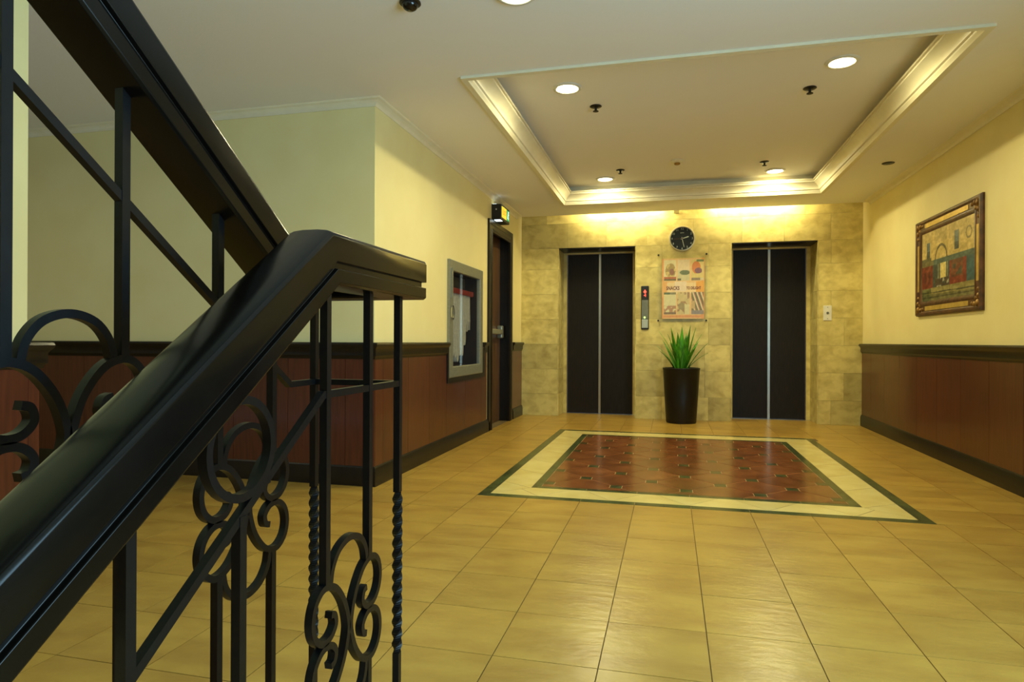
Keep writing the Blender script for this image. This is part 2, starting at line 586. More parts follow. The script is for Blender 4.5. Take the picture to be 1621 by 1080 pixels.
for (a, b) in (E1, E2):
    n = 3
    for i in range(n):
        cells.append((a + (b - a) * i / n, a + (b - a) * (i + 1) / n, D, D + RV - .02))


def in_view(c):
    for px in (c[0], (c[0] + c[1]) / 2, c[1]):
        for py in (c[2], c[3]):
            q = project((px, py, 0))
            if q and -20 < q[0] < 1641 and 400 < q[1] < 1100: return True
    return False


def tile_mesh(mb, c, z):
    g = .0017
    x0, x1, y0, y1 = c[0] + g, c[1] - g, c[2] + g, c[3] - g
    mb.box(x0, x1, y0, y1, -.012, z)


seen = sorted([c for c in cells if in_view(c)], key=lambda c: (c[0] ** 2 + c[2] ** 2))
rest = [c for c in cells if not in_view(c)] + seen[292:]
full = None
for c in seen[:292]:
    w, h = c[1] - c[0], c[3] - c[2]
    z = rnd.uniform(-.0004, .0002)
    if abs(w - TXs) < 1e-4 and abs(h - TYs) < 1e-4:
        if full is None:
            mb = MB()
            tile_mesh(mb, (0, TXs, 0, TYs), 0)
            o = mb.build('floor_tile', M['tile'], floor)
            full = o.data
        else:
            o = bpy.data.objects.new('floor_tile', full)
            C.objects.link(o)
            o.parent = floor
        o.location = (c[0], c[2], z)
    else:
        mb = MB()
        tile_mesh(mb, c, z)
        mb.build('floor_tile', M['tile'], floor)
mb = MB()
for c in rest: tile_mesh(mb, c, 0)
o = mb.build('tile_field', M['tile'], floor)
o['kind'] = 'stuff'

# ---------------------------------------------------------------- floor inlay
inlay = struct(box('trim_1', M['palegrout'], IX0 + .004, IX1 - .004, IY0 + .004, IY1 - .004, -.01, -.0012))


def piece(name, poly, m, region=None, inset=.0015):
    if area_of(poly) < 0: poly = poly[::-1]
    if region: poly = clip_poly(poly, region)
    if len(poly) < 3: return
    poly = clip_poly(poly, poly, inset)
    if len(poly) < 3 or abs(area_of(poly)) < 2e-4: return
    return MB().prism(poly, -.008, .0003).build(name, m, inlay)


def ring_strip(a0, a1, b0, b1, w, m, step=.3, gx=GX, gy=IY0):
    """a frame of strips between rectangle (a0,a1)x(b0,b1) and its inset by w, cut every step"""
    quads = [[(a0, b0), (a1, b0), (a1 - w, b0 + w), (a0 + w, b0 + w)], [(a1, b1), (a0, b1), (a0 + w, b1 - w), (a1 - w, b1 - w)],
             [(a0, b1), (a0, b0), (a0 + w, b0 + w), (a0 + w, b1 - w)], [(a1, b0), (a1, b1), (a1 - w, b1 - w), (a1 - w, b0 + w)]]
    for k, q in enumerate(quads):
        lo_, hi_ = (a0, a1) if k < 2 else (b0, b1)
        g = gx if k < 2 else gy
        n0 = math.floor((lo_ - g) / step)
        for i in range(n0, n0 + int((hi_ - lo_) / step) + 3):
            s0, s1 = g + i * step, g + (i + 1) * step
            r = [(s0, -9), (s1, -9), (s1, 9), (s0, 9)] if k < 2 else [(-9, s0), (9, s0), (9, s1), (-9, s1)]
            piece('border_strip', r, m, q, .001)


ring_strip(IX0, IX1, IY0, IY1, .062, M['green'])
mb = MB()
for q in ((IX0 + .06, IX1 - .06, IY0 + .06, IY0 + .27), (IX0 + .06, IX1 - .06, IY1 - .27, IY1 - .06),
          (IX0 + .06, IX0 + .27, IY0 + .27, IY1 - .27), (IX1 - .27, IX1 - .06, IY0 + .27, IY1 - .27)):
    mb.box(*q, -.009, -.0008)
mb.build('border_bed', M['grout'], inlay)
b0x, b1x, b0y, b1y = IX0 + .062, IX1 - .062, IY0 + .062, IY1 - .062
w2 = .205
ring_strip(b0x + w2, b1x - w2, b0y + w2, b1y - w2, .052, M['green'])
front = [(b0x, b0y), (b1x, b0y), (b1x - w2, b0y + w2), (b0x + w2, b0y + w2)]
back = [(b1x, b1y), (b0x, b1y), (b0x + w2, b1y - w2), (b1x - w2, b1y - w2)]
left_ = [(b0x, b1y), (b0x, b0y), (b0x + w2, b0y + w2), (b0x + w2, b1y - w2)]
right_ = [(b1x, b0y), (b1x, b1y), (b1x - w2, b1y - w2), (b1x - w2, b0y + w2)]
for reg, y0, y1 in ((front, b0y, b0y + w2), (back, b1y, b1y - w2)):
    lines = []
    for k in range(-2, 7):
        xb = -.745 + .42 * k
        lines += [(xb, xb - .17), (xb, xb + .17)]
    lines.sort(key=lambda l: (l[0] + l[1]))
    for (p, q), (r, s_) in zip(lines, lines[1:]):
        piece('border_tile', [(p, y0), (r + 1e-5, y0), (s_, y1), (q, y1)], M['creamtile'], reg, .002)
for reg, xo, xi in ((left_, b0x, b0x + w2), (right_, b1x, b1x - w2)):
    for k in range(-1, 8):
        yi, d_ = 3.83 + .41 * k, .14
        piece('border_tile', [(xi, yi), (xi, yi + .41), (xo, yi + .41 + d_), (xo, yi + d_)], M['creamtile'], reg, .002)
fx0, fx1, fy0, fy1 = b0x + w2 + .052, b1x - w2 - .052, b0y + w2 + .052, b1y - w2 - .052
field = [(fx0, fy0), (fx1, fy0), (fx1, fy1), (fx0, fy1)]
LX, LY, X0_, Y0_ = .2096, .2063, -.533, 4.204
for i in range(-3, 9):
    for j in range(-3, 12):
        x, y = X0_ + LX * i, Y0_ + LY * j
        h = .036
        if (i + j) % 2 == 0:
            piece('dot_tile', [(x - h, y - h), (x + h, y - h), (x + h, y + h), (x - h, y + h)], M['green'], field, .001)
        else:
            dia = [(x - LX, y), (x, y - LY), (x + LX, y), (x, y + LY)]
            ax, ay = LX - h, LY - h
            dia = clip_poly(dia, [(x - ax, y - ay), (x + ax, y - ay), (x + ax, y + ay), (x - ax, y + ay)])
            piece('octagon_tile', dia, M['red'], field, .0032)

# ---------------------------------------------------------------- wainscot, dado rails, baseboards
DZ0, DZ1, BZ = .782, .885, .122
PT = .008


def veneer(parent, fixed, cuts, z0, z1, axis, sgn):
    for a, b in zip(cuts, cuts[1:]):
        g = .0015
        if axis == 'X':
            MB().box(min(fixed, fixed + sgn * PT), max(fixed, fixed + sgn * PT), a + g, b - g, z0, z1).build('veneer_panel', M['wood'], parent)
        else:
            MB().box(a + g, b - g, min(fixed, fixed + sgn * PT), max(fixed, fixed + sgn * PT), z0, z1).build('veneer_panel', M['wood'], parent)


veneer(wall_left, XL, [YC + .001, 3.74, 4.14, 4.54, 4.92], .03, .8, 'X', 1)
veneer(wall_left, XL, [4.92, 5.41, 5.9, 6.02], .03, .60, 'X', 1)
veneer(wall_left, XL, [6.02, 6.092], .03, .8, 'X', 1)
veneer(wall_left, XL, [7.16, D - .001], .03, .8, 'X', 1)
veneer(wall_corridor, YC, [XL - .4 * k + .21 for k in range(11, 0, -1)] + [XL + PT], .03, .8, 'Y', -1)
veneer(wall_right, XR, [2.26 + .42 * k for k in range(13)] + [D - .001], .03, .8, 'X', -1)
veneer(wall_stair, -2.4, [1.1, 1.52, 1.945], .03, .8, 'X', 1)
box('veneer_panel', M['wood'], -2.6, -2.4 + PT, 1.945, 1.988, .0, .8, wall_stair)

dado = [(0, DZ0), (.012, DZ0), (.014, DZ0 + .012), (.022, DZ0 + .02), (.022, DZ0 + .06), (.028, DZ0 + .068), (.036, DZ0 + .078),
        (.040, DZ0 + .09), (.036, DZ1 - .003), (.03, DZ1), (0, DZ1)]
base = [(0, 0), (.022, 0), (.022, BZ - .03), (.018, BZ - .022), (.018, BZ - .012), (.013, BZ - .004), (.01, BZ), (0, BZ)]


def mould(name, path, prof, m, closed=False, smooth=True):
    # path is horizontal at z=0; profile (out, z) is offset to the right of travel
    return struct(MB().sweep(path, prof, closed).build(name, m, smooth=smooth))


# travel so that the room lies to the right-hand side of travel
mould('trim_2', [(-6.4, YC, 0), (XL, YC, 0), (XL, 4.935, 0)], dado, M['dark'])
mould('trim_3', [(XL, 5.97, 0), (XL, 6.08, 0)], dado, M['dark'])
mould('trim_4', [(XL, 7.155, 0), (XL, D - .003, 0)], dado, M['dark'])
mould('trim_5', [(XR, D - .003, 0), (XR, 2.25, 0)], dado, M['dark'])
mould('trim_6', [(-2.4, .95, 0), (-2.4, 1.99, 0), (-2.6, 1.99, 0)][::-1], [(-a, b) for a, b in dado], M['dark'])
mould('baseboard_left', [(-6.4, YC, 0), (XL, YC, 0), (XL, 6.17, 0)], base, M['dark'])
mould('baseboard_left_end', [(XL, 7.155, 0), (XL, D - .003, 0)], base, M['dark'])
mould('baseboard_right', [(XR, D - .003, 0), (XR, .9, 0)], base, M['dark'])

# crown mouldings
crown = [(0, ZC), (0, ZC - .042), (.005, ZC - .042), (.008, ZC - .036), (.010, ZC - .030), (.020, ZC - .020), (.032, ZC - .014),
         (.036, ZC - .011), (.044, ZC - .009), (.052, ZC - .006), (.058, ZC)]
mould('trim_7', [(-6.4, YC, 0), (XL, YC, 0), (XL, 7.378, 0)], crown, M['cream'])
mould('trim_8', [(XR, 7.378, 0), (XR, 1.3, 0)], crown, M['cream'])
# tray cornice: runs round the opening, projecting inwards as it rises
trayp = [(-.03, ZC + .0), (-.03, ZC - .014), (.004, ZC - .014), (.008, ZC - .004), (.014, ZC + .002), (.016, ZC + .016), (.026, ZC + .022),
         (.028, ZC + .034), (.038, ZC + .050), (.054, ZC + .068), (.074, ZC + .082), (.080, ZC + .086), (.080, ZC + .098), (.090, ZC + .102), (.09, ZC + .116), (.012, ZC + .116), (.012, ZT), (-.0, ZT)]
mould('trim_9', [(TX0, TY0, 0), (TX0, TY1, 0), (TX1, TY1, 0), (TX1, TY0, 0)], trayp, M['cream'], True)

# ================================================================ LIFT DOORS
FRM = .058
for n, (a, b) in enumerate((E1, E2)):
    yd = D + RV - .03
    o = struct(MB().box(a + .012, a + FRM, yd - .02, yd + .1, 0, ETOP - .012).box(b - FRM, b - .012, yd - .02, yd + .1, 0, ETOP - .012)
               .box(a + FRM, b - FRM, yd - .02, yd + .1, ETOP - .03, ETOP - .012).build('door_%d' % (n + 1), M['travertine']))
    mid = (a + b) / 2 + (.003 if n else .0)
    box('lift_door_panel', M['lift'], a + FRM + .004, mid - .012, yd, yd + .03, .004, ETOP - .032, o)
    box('lift_door_panel', M['lift'], mid + .012, b - FRM - .004, yd, yd + .03, .004, ETOP - .032, o)
    for s in (-1, 1):
        x = mid + s * .007
        box('edge_strip', M['steel'], x - .0062, x + .0062, yd - .004, yd + .02, .004, ETOP - .032, o)
    for x in (a + FRM - .006, b - FRM - .004):
        box('jamb_strip', M['brass'], x + .002, x + .007, yd - .022, yd, .002, ETOP - .03, o)
    box('door_sill', M['steel'], a + .012, b - .012, yd - .06, yd + .03, -.004, .002, o)

# ================================================================ EXIT DOOR
door = struct(MB().sweep([(XL, 7.07, 0), (XL, 7.07, DTOP + .03), (XL, 6.16, DTOP + .03), (XL, 6.16, 0)][::-1],
                         [(.09, .0), (.09, .022), (.07, .026), (.055, .016), (.02, .016), (.012, .022), (-.03, .022), (-.03, 0)],
                         False, Vector((1, 0, 0))).build('door_3', M['dark']))
mb = MB().box(XL - .21, XL + .004, DY1 - .002, DY1 + .03, 0, DTOP + .01).box(XL - .21, XL + .004, DY0 - .03, DY0 + .002, 0, DTOP + .01)
mb.box(XL - .21, XL + .004, DY0, DY1, DTOP - .002, DTOP + .02)
mb.build('door_jamb', M['dark'], door)
dx = XL - .11
leaf = box('door_leaf', M['doorwood'], dx - .045, dx, DY0 + .004, DY1 - .004, .006, DTOP - .004, door)
MB().box(dx + .045, dx + .072, DY0 + .08, DY1 - .12, .972, 1.028).build('push_bar', M['alu'], door, bevel=.008)
MB().box(dx, dx + .06, DY1 - .13, DY1 - .055, .93, 1.07).build('bar_housing', M['alu'], door, bevel=.012)
MB().box(dx, dx + .06, DY0 + .05, DY0 + .11, .95, 1.05).build('bar_housing', M['alu'], door, bevel=.012)

# ================================================================ STAIRS
RISE, TREAD, S = .18, .257, .70
low = struct(MB().box(-.60, -.585, -.95, STAIR_Y, -1.4, -.02).build('trim_10', M['ceil']))
for k in range(1, 8):
    y1 = STAIR_Y - TREAD * (k - 1)
    MB().box(-.60, XR, y1 - TREAD - .02, y1, -RISE * k - .16, -RISE * k).build('stair_step', M['stairtile'], low)
UP_Y = 1.0
high = struct(MB().box(-.645, -.63, -.9, UP_Y, -.02, .1).build('trim_11', M['ceil']))
for k in range(1, 9):
    y1 = UP_Y - TREAD * (k - 1)
    MB().box(-2.4, -.63, y1 - TREAD - .02, y1, RISE * (k - 1) - .02, RISE * k).build('stair_step', M['stairtile'], high)

# ================================================================ STAIR RAILING
XA, XB = -.5175, -.70
RAILTOP, YK, YU, YE = 1.058, .848, 1.065, 1.182
railing = thing('stair_railing', 'black wrought iron stair railing with dark varnished wooden handrail and scrolls', 'railing', (XA, 1.165, 0))
prof = [(-.0375, -.045), (-.0375, -.008), (-.0345, -.003), (-.027, -.0005), (-.012, .001), (.012, .001), (.027, -.0005), (.0345, -.003), (.0375, -.008),
        (.0375, -.045), (.030, -.0455), (.030, -.0555), (.037, -.056), (.037, -.076), (.033, -.080), (-.033, -.080), (-.037, -.076), (-.037, -.056),
        (-.030, -.0555), (-.030, -.0455)]
YLOW, YHIGH = -.42, -.62
path = [(XA, YLOW, RAILTOP - S * (YK - YLOW)), (XA, YK, RAILTOP), (XA, YE, RAILTOP), (XB, YE, RAILTOP), (XB, YU, RAILTOP), (XB, YHIGH, RAILTOP + S * (YU - YHIGH))]
MB().sweep(path, prof).build('handrail', M['rail'], railing, smooth=True, bevel=.001)

BW = .0064
BARZ, YBK, YBU = .812, .882, 1.075


def under(x, y):   # underside of the handrail
    if x > -.6: return RAILTOP - .080 if y > YK else RAILTOP - .097 - S * (YK - y) + .01
    return RAILTOP - .080 if y > YU else RAILTOP - .097 + S * (YU - y) + .01


def barz(x, y):
    if x > -.6: return BARZ if y > YBK else BARZ - S * (YBK - y)
    return BARZ if y > YBU else BARZ + S * (YBU - y)


def foot(x, y):
    if x > -.6: return 0 if y > STAIR_Y else -RISE * math.ceil((STAIR_Y - y) / TREAD)
    return 0 if y > UP_Y else RISE * math.ceil((UP_Y - y) / TREAD)


bq = BW * .88
sq = [(-bq, -bq), (bq, -bq), (bq, bq), (-bq, bq)]
MB().sweep([(XA, YLOW, barz(XA, YLOW)), (XA, YBK, BARZ), (XA, 1.165, BARZ), (XB, 1.165, BARZ), (XB, YBU, BARZ), (XB, YHIGH, barz(XB, YHIGH))], sq).build('rail_bar', M['iron'], railing)


def ribbon(mb, pts, x, w=.0105, t=.0125, closed=False):
    n = len(pts)
    ring = []
    for i in range(n):
        if closed: a, b = pts[i - 1], pts[(i + 1) % n]
        else: a, b = pts[max(i - 1, 0)], pts[min(i + 1, n - 1)]
        dx_, dz_ = b[0] - a[0], b[1] - a[1]
        l = math.hypot(dx_, dz_) or 1
        nx, nz = -dz_ / l * w / 2, dx_ / l * w / 2
        y, z = pts[i]
        ring.append([(x - t / 2, y + nx, z + nz), (x + t / 2, y + nx, z + nz), (x + t / 2, y - nx, z - nz), (x - t / 2, y - nx, z - nz)])
    vs = [v for r in ring for v in r]
    fs = []
    for i in range(n if closed else n - 1):
        j = (i + 1) % n
        fs += [(i * 4 + k, i * 4 + (k + 1) % 4, j * 4 + (k + 1) % 4, j * 4 + k) for k in range(4)]
    if not closed: fs += [(0, 1, 2, 3), ((n - 1) * 4 + 3, (n - 1) * 4 + 2, (n - 1) * 4 + 1, (n - 1) * 4)]
    mb.add(vs, fs)


HALF = [(.060, .040), (.049, .036), (.046, .020), (.062, .006), (.086, .006), (.106, .022), (.113, .048), (.104, .074), (.080, .088), (.048, .079), (.020, .048), (.0055, .012)]
SCROLL = HALF + [(u, -v) for u, v in HALF[::-1]]


def ornament(x, yc, zc):
    for s, nm in ((-1, 'scroll'), (1, 'scroll')):
        mb = MB()
        ribbon(mb, [(yc + s * u, zc + v) for u, v in catmull(SCROLL)], x)
        mb.build(nm, M['iron'], railing, smooth=True)
    for s in (1, -1):
        pts = [(-.062, .084), (-.055, .112), (-.034, .135), (0, .144), (.034, .135), (.055, .112), (.062, .084)]
        mb = MB()
        ribbon(mb, [(yc + u, zc + s * v) for u, v in catmull(pts)], x, t=.0116)
        mb.build('arch', M['iron'], railing, smooth=True)


def baluster(x, y, z0, z1):
    MB().box(x - BW, x + BW, y - BW, y + BW, z0, z1).build('baluster', M['iron'], railing)


def twisted(x, y, z0, t0, t1, z1, turns=3.6, n=72):
    mb = MB()
    mb.box(x - BW, x + BW, y - BW, y + BW, z0, t0).box(x - BW, x + BW, y - BW, y + BW, t1, z1)
    vs, fs = [], []
    for i in range(n + 1):
        a = 2 * PI * turns * i / n
        z = t0 + (t1 - t0) * i / n
        for k in range(4):
            q = a + PI / 4 + k * PI / 2
            r = BW * 1.414 * (1.12 if 2 < i < n - 2 else 1)
            vs.append((x + r * math.cos(q), y + r * math.sin(q), z))
    for i in range(n):
        for k in range(4):
            fs.append((i * 4 + k, i * 4 + (k + 1) % 4, i * 4 + 4 + (k + 1) % 4, i * 4 + 4 + k))
    mb.add(vs, fs)
    mb.build('twisted_baluster', M['iron'], railing)


def pair(x, y0, y1, zc):
    ornament(x, (y0 + y1) / 2, zc)
    for y in (y0, y1):
        baluster(x, y, zc + .086, under(x, y) + .003)
        baluster(x, y, foot(x, y), zc - .086)


pair(XA, .893, 1.037, .426)
twisted(XA, 1.165, 0, .285, .60, under(XA, 1.165) + .003)
pair(XB, .879, 1.022, .606)
twisted(XB, 1.165, 0, .285, .60, under(XB, 1.165) + .003)
pair(XB, .539, .695, .782)
pair(XB, .199, .355, .782 + .24)
pair(XB, -.141, .015, .782 + .48)
# lower flight: full bars, and a bar interrupted by a ring
for y0 in (.52, .18, -.16):
    zc = .426 - S * (.965 - (y0 + .085)) + .03
    ornament(XA, y0 + .085, zc)
    baluster(XA, y0, zc + .086, under(XA, y0) + .003)
    baluster(XA, y0, foot(XA, y0), zc - .086)
    y1 = y0 + .17
    baluster(XA, y1, zc + .086, barz(XA, y1))
    baluster(XA, y1, foot(XA, y1), zc - .086)
    rz = barz(XA, y1) + .083
    mb = MB()
    ribbon(mb, [(y1 + .0605 * math.cos(2 * PI * k / 36), rz + .0605 * math.sin(2 * PI * k / 36)) for k in range(36)], XA, closed=True)
    mb.build('ring', M['iron'], railing, smooth=True)

# ================================================================ CEILING FITTINGS
def downlight(x, y, z, label, power=DOWN_W, r=.072):
    t = thing('recessed_downlight', label, 'downlight', (x, y, z), 'recessed downlights in the ceiling')
    c = r - .008
    MB().lathe([(c, .02), (c, -.004), (r, -.010), (r + .014, -.010), (r + .022, -.004), (r + .023, -.0005), (c + .002, -.0005), (c + .002, .02), (c, .02)], (x, y, z), 32).build('trim_ring', M['white'], t, smooth=True)
    MB().lathe([(0, .006), (c - .001, .006), (c - .001, .014), (0, .014)], (x, y, z), 32).build('lens', M['lens'], t, smooth=True)
    area('lamp', (0, 0, .003), c * 1.9, power, WARM, shape='DISK', parent=t)
    return t


downlight(-.66, 4.142, ZT, 'lit round downlight in the tray, left one nearest the viewer')
downlight(.973, 4.122, ZT, 'lit round downlight in the tray, right one nearest the viewer', DOWN_W * .82)
downlight(-.65, 6.542, ZT, 'lit round downlight in the tray above the left lift')
downlight(.971, 6.593, ZT, 'lit round downlight in the tray above the right lift')
downlight(-.645, 2.655, ZC, 'lit round downlight cut by the top edge, in the flat ceiling before the tray', DOWN_W * .5)
downlight(-4.3, 1.9, ZC, 'added round downlight, out of view in the side corridor ceiling', DOWN_W * .25)  # added unseen lamp, warms the side corridor and the stair wall edge


def sprinkler(x, y, z, label, drop=.035):
    t = thing('sprinkler_head', label, 'sprinkler', (x, y, z), 'sprinkler heads in the ceiling')
    MB().lathe([(0, 0), (.040, 0), (.042, -.004), (.034, -.009), (.012, -.012), (0, -.012)], (x, y, z), 24).build('escutcheon', M['black'], t, smooth=True)
    if drop:
        MB().lathe([(0, -.011), (.009, -.011), (.008, -drop), (0, -drop)], (x, y, z), 12).build('stem', M['black'], t, smooth=True)
        MB().lathe([(0, -drop + .002), (.019, -drop + .001), (.021, -drop - .003), (.008, -drop - .006), (0, -drop - .006)], (x, y, z), 20).build('deflector', M['black'], t, smooth=True)


sprinkler(-.516, 4.51, ZT, 'dark sprinkler head in the tray right of the front left downlight')
sprinkler(.872, 4.503, ZT, 'dark sprinkler head in the tray left of the front right downlight')
sprinkler(-.475, 6.238, ZT, 'dark sprinkler head in the tray beside the rear left downlight')
sprinkler(.828, 6.249, ZT, 'dark sprinkler head in the tray beside the rear right downlight')
t = thing('concealed_sprinkler', 'flat dark bronze sprinkler cover on the soffit near the right wall', 'sprinkler', (1.737, 5.875, ZC))
MB().lathe([(0, 0), (.046, 0), (.048, -.003), (.042, -.007), (.020, -.008), (0, -.008)], (1.737, 5.875, ZC), 24).build('cover_plate', M['black'], t, smooth=True)
MB().lathe([(0, -.007), (.014, -.008), (.012, -.013), (0, -.014)], (1.737, 5.875, ZC), 16).build('nozzle_tip', M['grey'], t, smooth=True)
c = (.053, 6.029, ZT)
t = thing('smoke_detector', 'cream round smoke detector in the middle of the tray', 'detector', c)
MB().lathe([(0, 0), (.058, 0), (.060, -.008), (.048, -.018), (.030, -.024), (0, -.024)], c, 28).build('base', M['cream'], t, smooth=True)
MB().lathe([(0, -.023), (.026, -.024), (.026, -.036), (.020, -.040), (0, -.040)], c, 20).build('sensor_cap', M['brass'], t, smooth=True)
c = (-1.114, 2.62, ZC)
t = thing('ceiling_dome_sensor', 'small glossy black dome fitting on the flat ceiling at the top edge', 'sensor', c)
MB().lathe([(0, 0), (.046, 0), (.047, -.006), (.040, -.009), (0, -.009)], c, 28).build('base_ring', M['black'], t, smooth=True)
MB().lathe([(.036, -.008)] + [(.036 * math.cos(q), -.010 - .028 * math.sin(q)) for q in (0, .3, .6, .9, 1.2, 1.5708)], c, 28).build('dome', mat('dome_gloss', (14, 14, 16), .08, rgb2=(11, 11, 13), scale=8), t, smooth=True)

# cove strips hidden behind the soffit edge
for x0, x1, side in ((-1.02, -.06, 'left'), (.42, 1.38, 'right')):
    t = thing('cove_light', 'hidden strip light above the soffit edge over the %s lift' % side, 'light', ((x0 + x1) / 2, 7.42, ZC + .02), 'cove strip lights')
    box('batten', M['white'], x0, x1, 7.395, 7.45, ZC + .015, ZC + .04, t)
    MB().lathe([(0, x0 + .02), (.013, x0 + .02), (.013, x1 - .02), (0, x1 - .02)], (0, 7.425, ZC + .056), 12, 'X').build('tube', M['tube'], t, smooth=True)
    area('lamp', (0, .05, .045), x1 - x0 - .06, COVE_W, WARM, (math.radians(62), 0, 0), size_y=.03, parent=t)
mb = MB().box(XL, XR, 7.372, 7.378, ZC, ZC + .05).box(XL, XR, 7.378, 7.46, ZC, ZC + .012)
struct(mb.build('trim_12', M['ceil']))
box('cove_bracket', M['cream'], .03, .09, 7.46, D - .002, ZC + .0, ZC + .012, bpy.data.objects['trim_12'])

# ================================================================ EXIT SIGN
sx, sy0, sy1, sz0, sz1 = XL, 6.27, 6.62, 2.135, 2.29
t = thing('exit_sign', 'black box exit sign with lit yellow and green face above the door', 'sign', (sx, (sy0 + sy1) / 2, sz0))
MB().box(sx, sx + .10, sy0, sy1, sz0, sz1).build('housing', M['black'], t, bevel=.006)
box('yellow_panel', M['yellowlit'], sx + .10, sx + .104, sy0 + .03, sy0 + .21, sz0 + .025, sz1 - .02, t)
box('green_panel', M['greenlit'], sx + .10, sx + .104, sy0 + .225, sy1 - .02, sz0 + .025, sz1 - .02, t)
text('lettering', 'EXIT', .075, M['amber'], lambda x, y, z: (sx + .1045 + z, sy0 + .12 + x, (sz0 + sz1) / 2 + y), t)
# running figure on the green panel
fy, fz = sy0 + .275, (sz0 + sz1) / 2
mb = MB()
fig = lambda pts: mb.add([(sx + .1055, fy + a, fz + b) for a, b in pts], [tuple(range(len(pts)))])
fig([(.008 + .009 * math.cos(k * PI / 5), .040 + .009 * math.sin(k * PI / 5)) for k in range(10)])
fig([(-.008, .028), (.008, .028), (.004, -.006), (-.012, -.006)])
fig([(-.012, -.004), (.0, -.006), (.016, -.024), (.010, -.040), (.002, -.040), (.006, -.026)])
fig([(-.012, -.004), (-.004, -.006), (-.012, -.026), (-.026, -.034), (-.030, -.028), (-.018, -.022)])
fig([(.006, .026), (.022, .010), (.018, .005), (.004, .016)])
mb.build('running_figure', M['whitelit'], t)
box('led_window', M['whitelit'], sx + .02, sx + .085, sy0 + .03, sy0 + .12, sz0 - .003, sz0 + .001, t)
box('led_window', M['whitelit'], sx + .012, sx + .05, sy0 + .01, sy0 + .08, sz1 - .001, sz1 + .003, t)
MB().lathe([(0, sy0 - .003), (.007, sy0 - .003), (.007, sy0)], (sx + .05, 0, sz0 + .10), 10, 'Y').build('test_button', M['white'], t)

# ================================================================ FIRE HOSE CABINET
hx = XL
t = thing('hose_cabinet', 'grey aluminium fire hose cabinet with glass door set in the left wall', 'cabinet', (hx, 5.425, .593))
mb = MB().sweep([(hx, 4.95, .593), (hx, 4.95, 1.568), (hx, 5.90, 1.568), (hx, 5.90, .593)],
                [(0, 0), (0, .020), (.006, .024), (.085, .024), (.09, .018), (.09, -.01), (.03, -.01), (.03, 0)], True, Vector((1, 0, 0)))
mb.build('frame', M['alu'], t, smooth=False)
box('glass_pane', M['glass'], hx + .004, hx + .009, 5.03, 5.82, .675, 1.487, t)
mb = MB().box(hx - .19, hx - .185, CY0, CY1, CZ0, CZ1)
mb.box(hx - .185, hx - .006, CY0 + .001, CY0 + .006, CZ0, CZ1).box(hx - .185, hx - .006, CY1 - .006, CY1 - .001, CZ0, CZ1)
mb.box(hx - .185, hx - .006, CY0, CY1, CZ0 + .001, CZ0 + .006).box(hx - .185, hx - .006, CY0, CY1, CZ1 - .006, CZ1 - .001)
mb.build('liner', M['liner'], t)
mb = MB()
mb.sweep([(hx + .034, 4.995 + .028 * math.cos(2 * PI * k / 20), 1.13 + .055 * math.sin(2 * PI * k / 20)) for k in range(20)],
         [(-.005, -.005), (.005, -.005), (.005, .005), (-.005, .005)], True, Vector((1, 0, 0)))
mb.build('latch_ring', M['chrome'], t, smooth=True)
box('hinge', M['alu'], hx + .022, hx + .032, 4.985, 4.999, 1.25, 1.5, t)
# dark wooden surround below the dado
mb = MB().box(hx, hx + .02, 4.92, 4.949, .552, .84).box(hx, hx + .02, 5.902, 6.0, .552, .84).box(hx, hx + .02, 4.949, 5.902, .552, .592)
struct(mb.build('trim_13', M['dark']))
# hose
t = thing('fire_hose', 'off-white folded canvas fire hose on a red rack inside the glass cabinet', 'hose', (hx - .1, 5.43, .70))
MB().box(hx - .15, hx - .03, CY0 + .02, CY1 - .06, 1.31, 1.355).build('rack_bar', M['redpaint'], t, bevel=.006)
MB().box(hx - .15, hx - .05, CY0 + .05, CY1 - .25, 1.36, 1.46).build('valve_block', M['black'], t, bevel=.01)
rr = random.Random(5)
for k in range(9):
    y = CY0 + .12 + k * .066
    zb = .72 + rr.uniform(0, .06) + (0 if k < 6 else .12 * (k - 5))
    mb = MB()
    w = .024
    pts = [(y, 1.33), (y - .006, 1.2), (y + rr.uniform(-.01, .01), 1.0), (y + .004, zb + .06), (y + .014, zb), (y + .03, zb + .004), (y + .04, zb + .06), (y + .036, 1.0), (y + .03, 1.2), (y + .026, 1.33)]
    ribbon(mb, catmull(pts, 4), hx - .09, w=.010, t=.085)
    mb.build('hose_fold', M['hose'], t, smooth=True)
mb = MB().lathe([(0, .70), (.030, .70), (.033, .73), (.024, .76), (.020, .90), (.026, .92), (.026, .96), (.0, .96)], (hx - .045, CY0 + .10, 0), 18)
mb.build('nozzle', M['black'], t, smooth=True)
mb = MB().lathe([(.027, .755), (.029, .755), (.029, .80), (.022, .80)], (hx - .045, CY0 + .10, 0), 18)
mb.build('nozzle_collar', M['brass'], t, smooth=True)
mb = MB()
ribbon(mb, catmull([(CY0 + .10, .95), (CY0 + .085, 1.0), (CY0 + .07, 1.05), (CY0 + .075, 1.12), (CY0 + .10, 1.2)], 5), hx - .045, w=.03, t=.03)
mb.build('hose_tail', M['hose'], t, smooth=True)

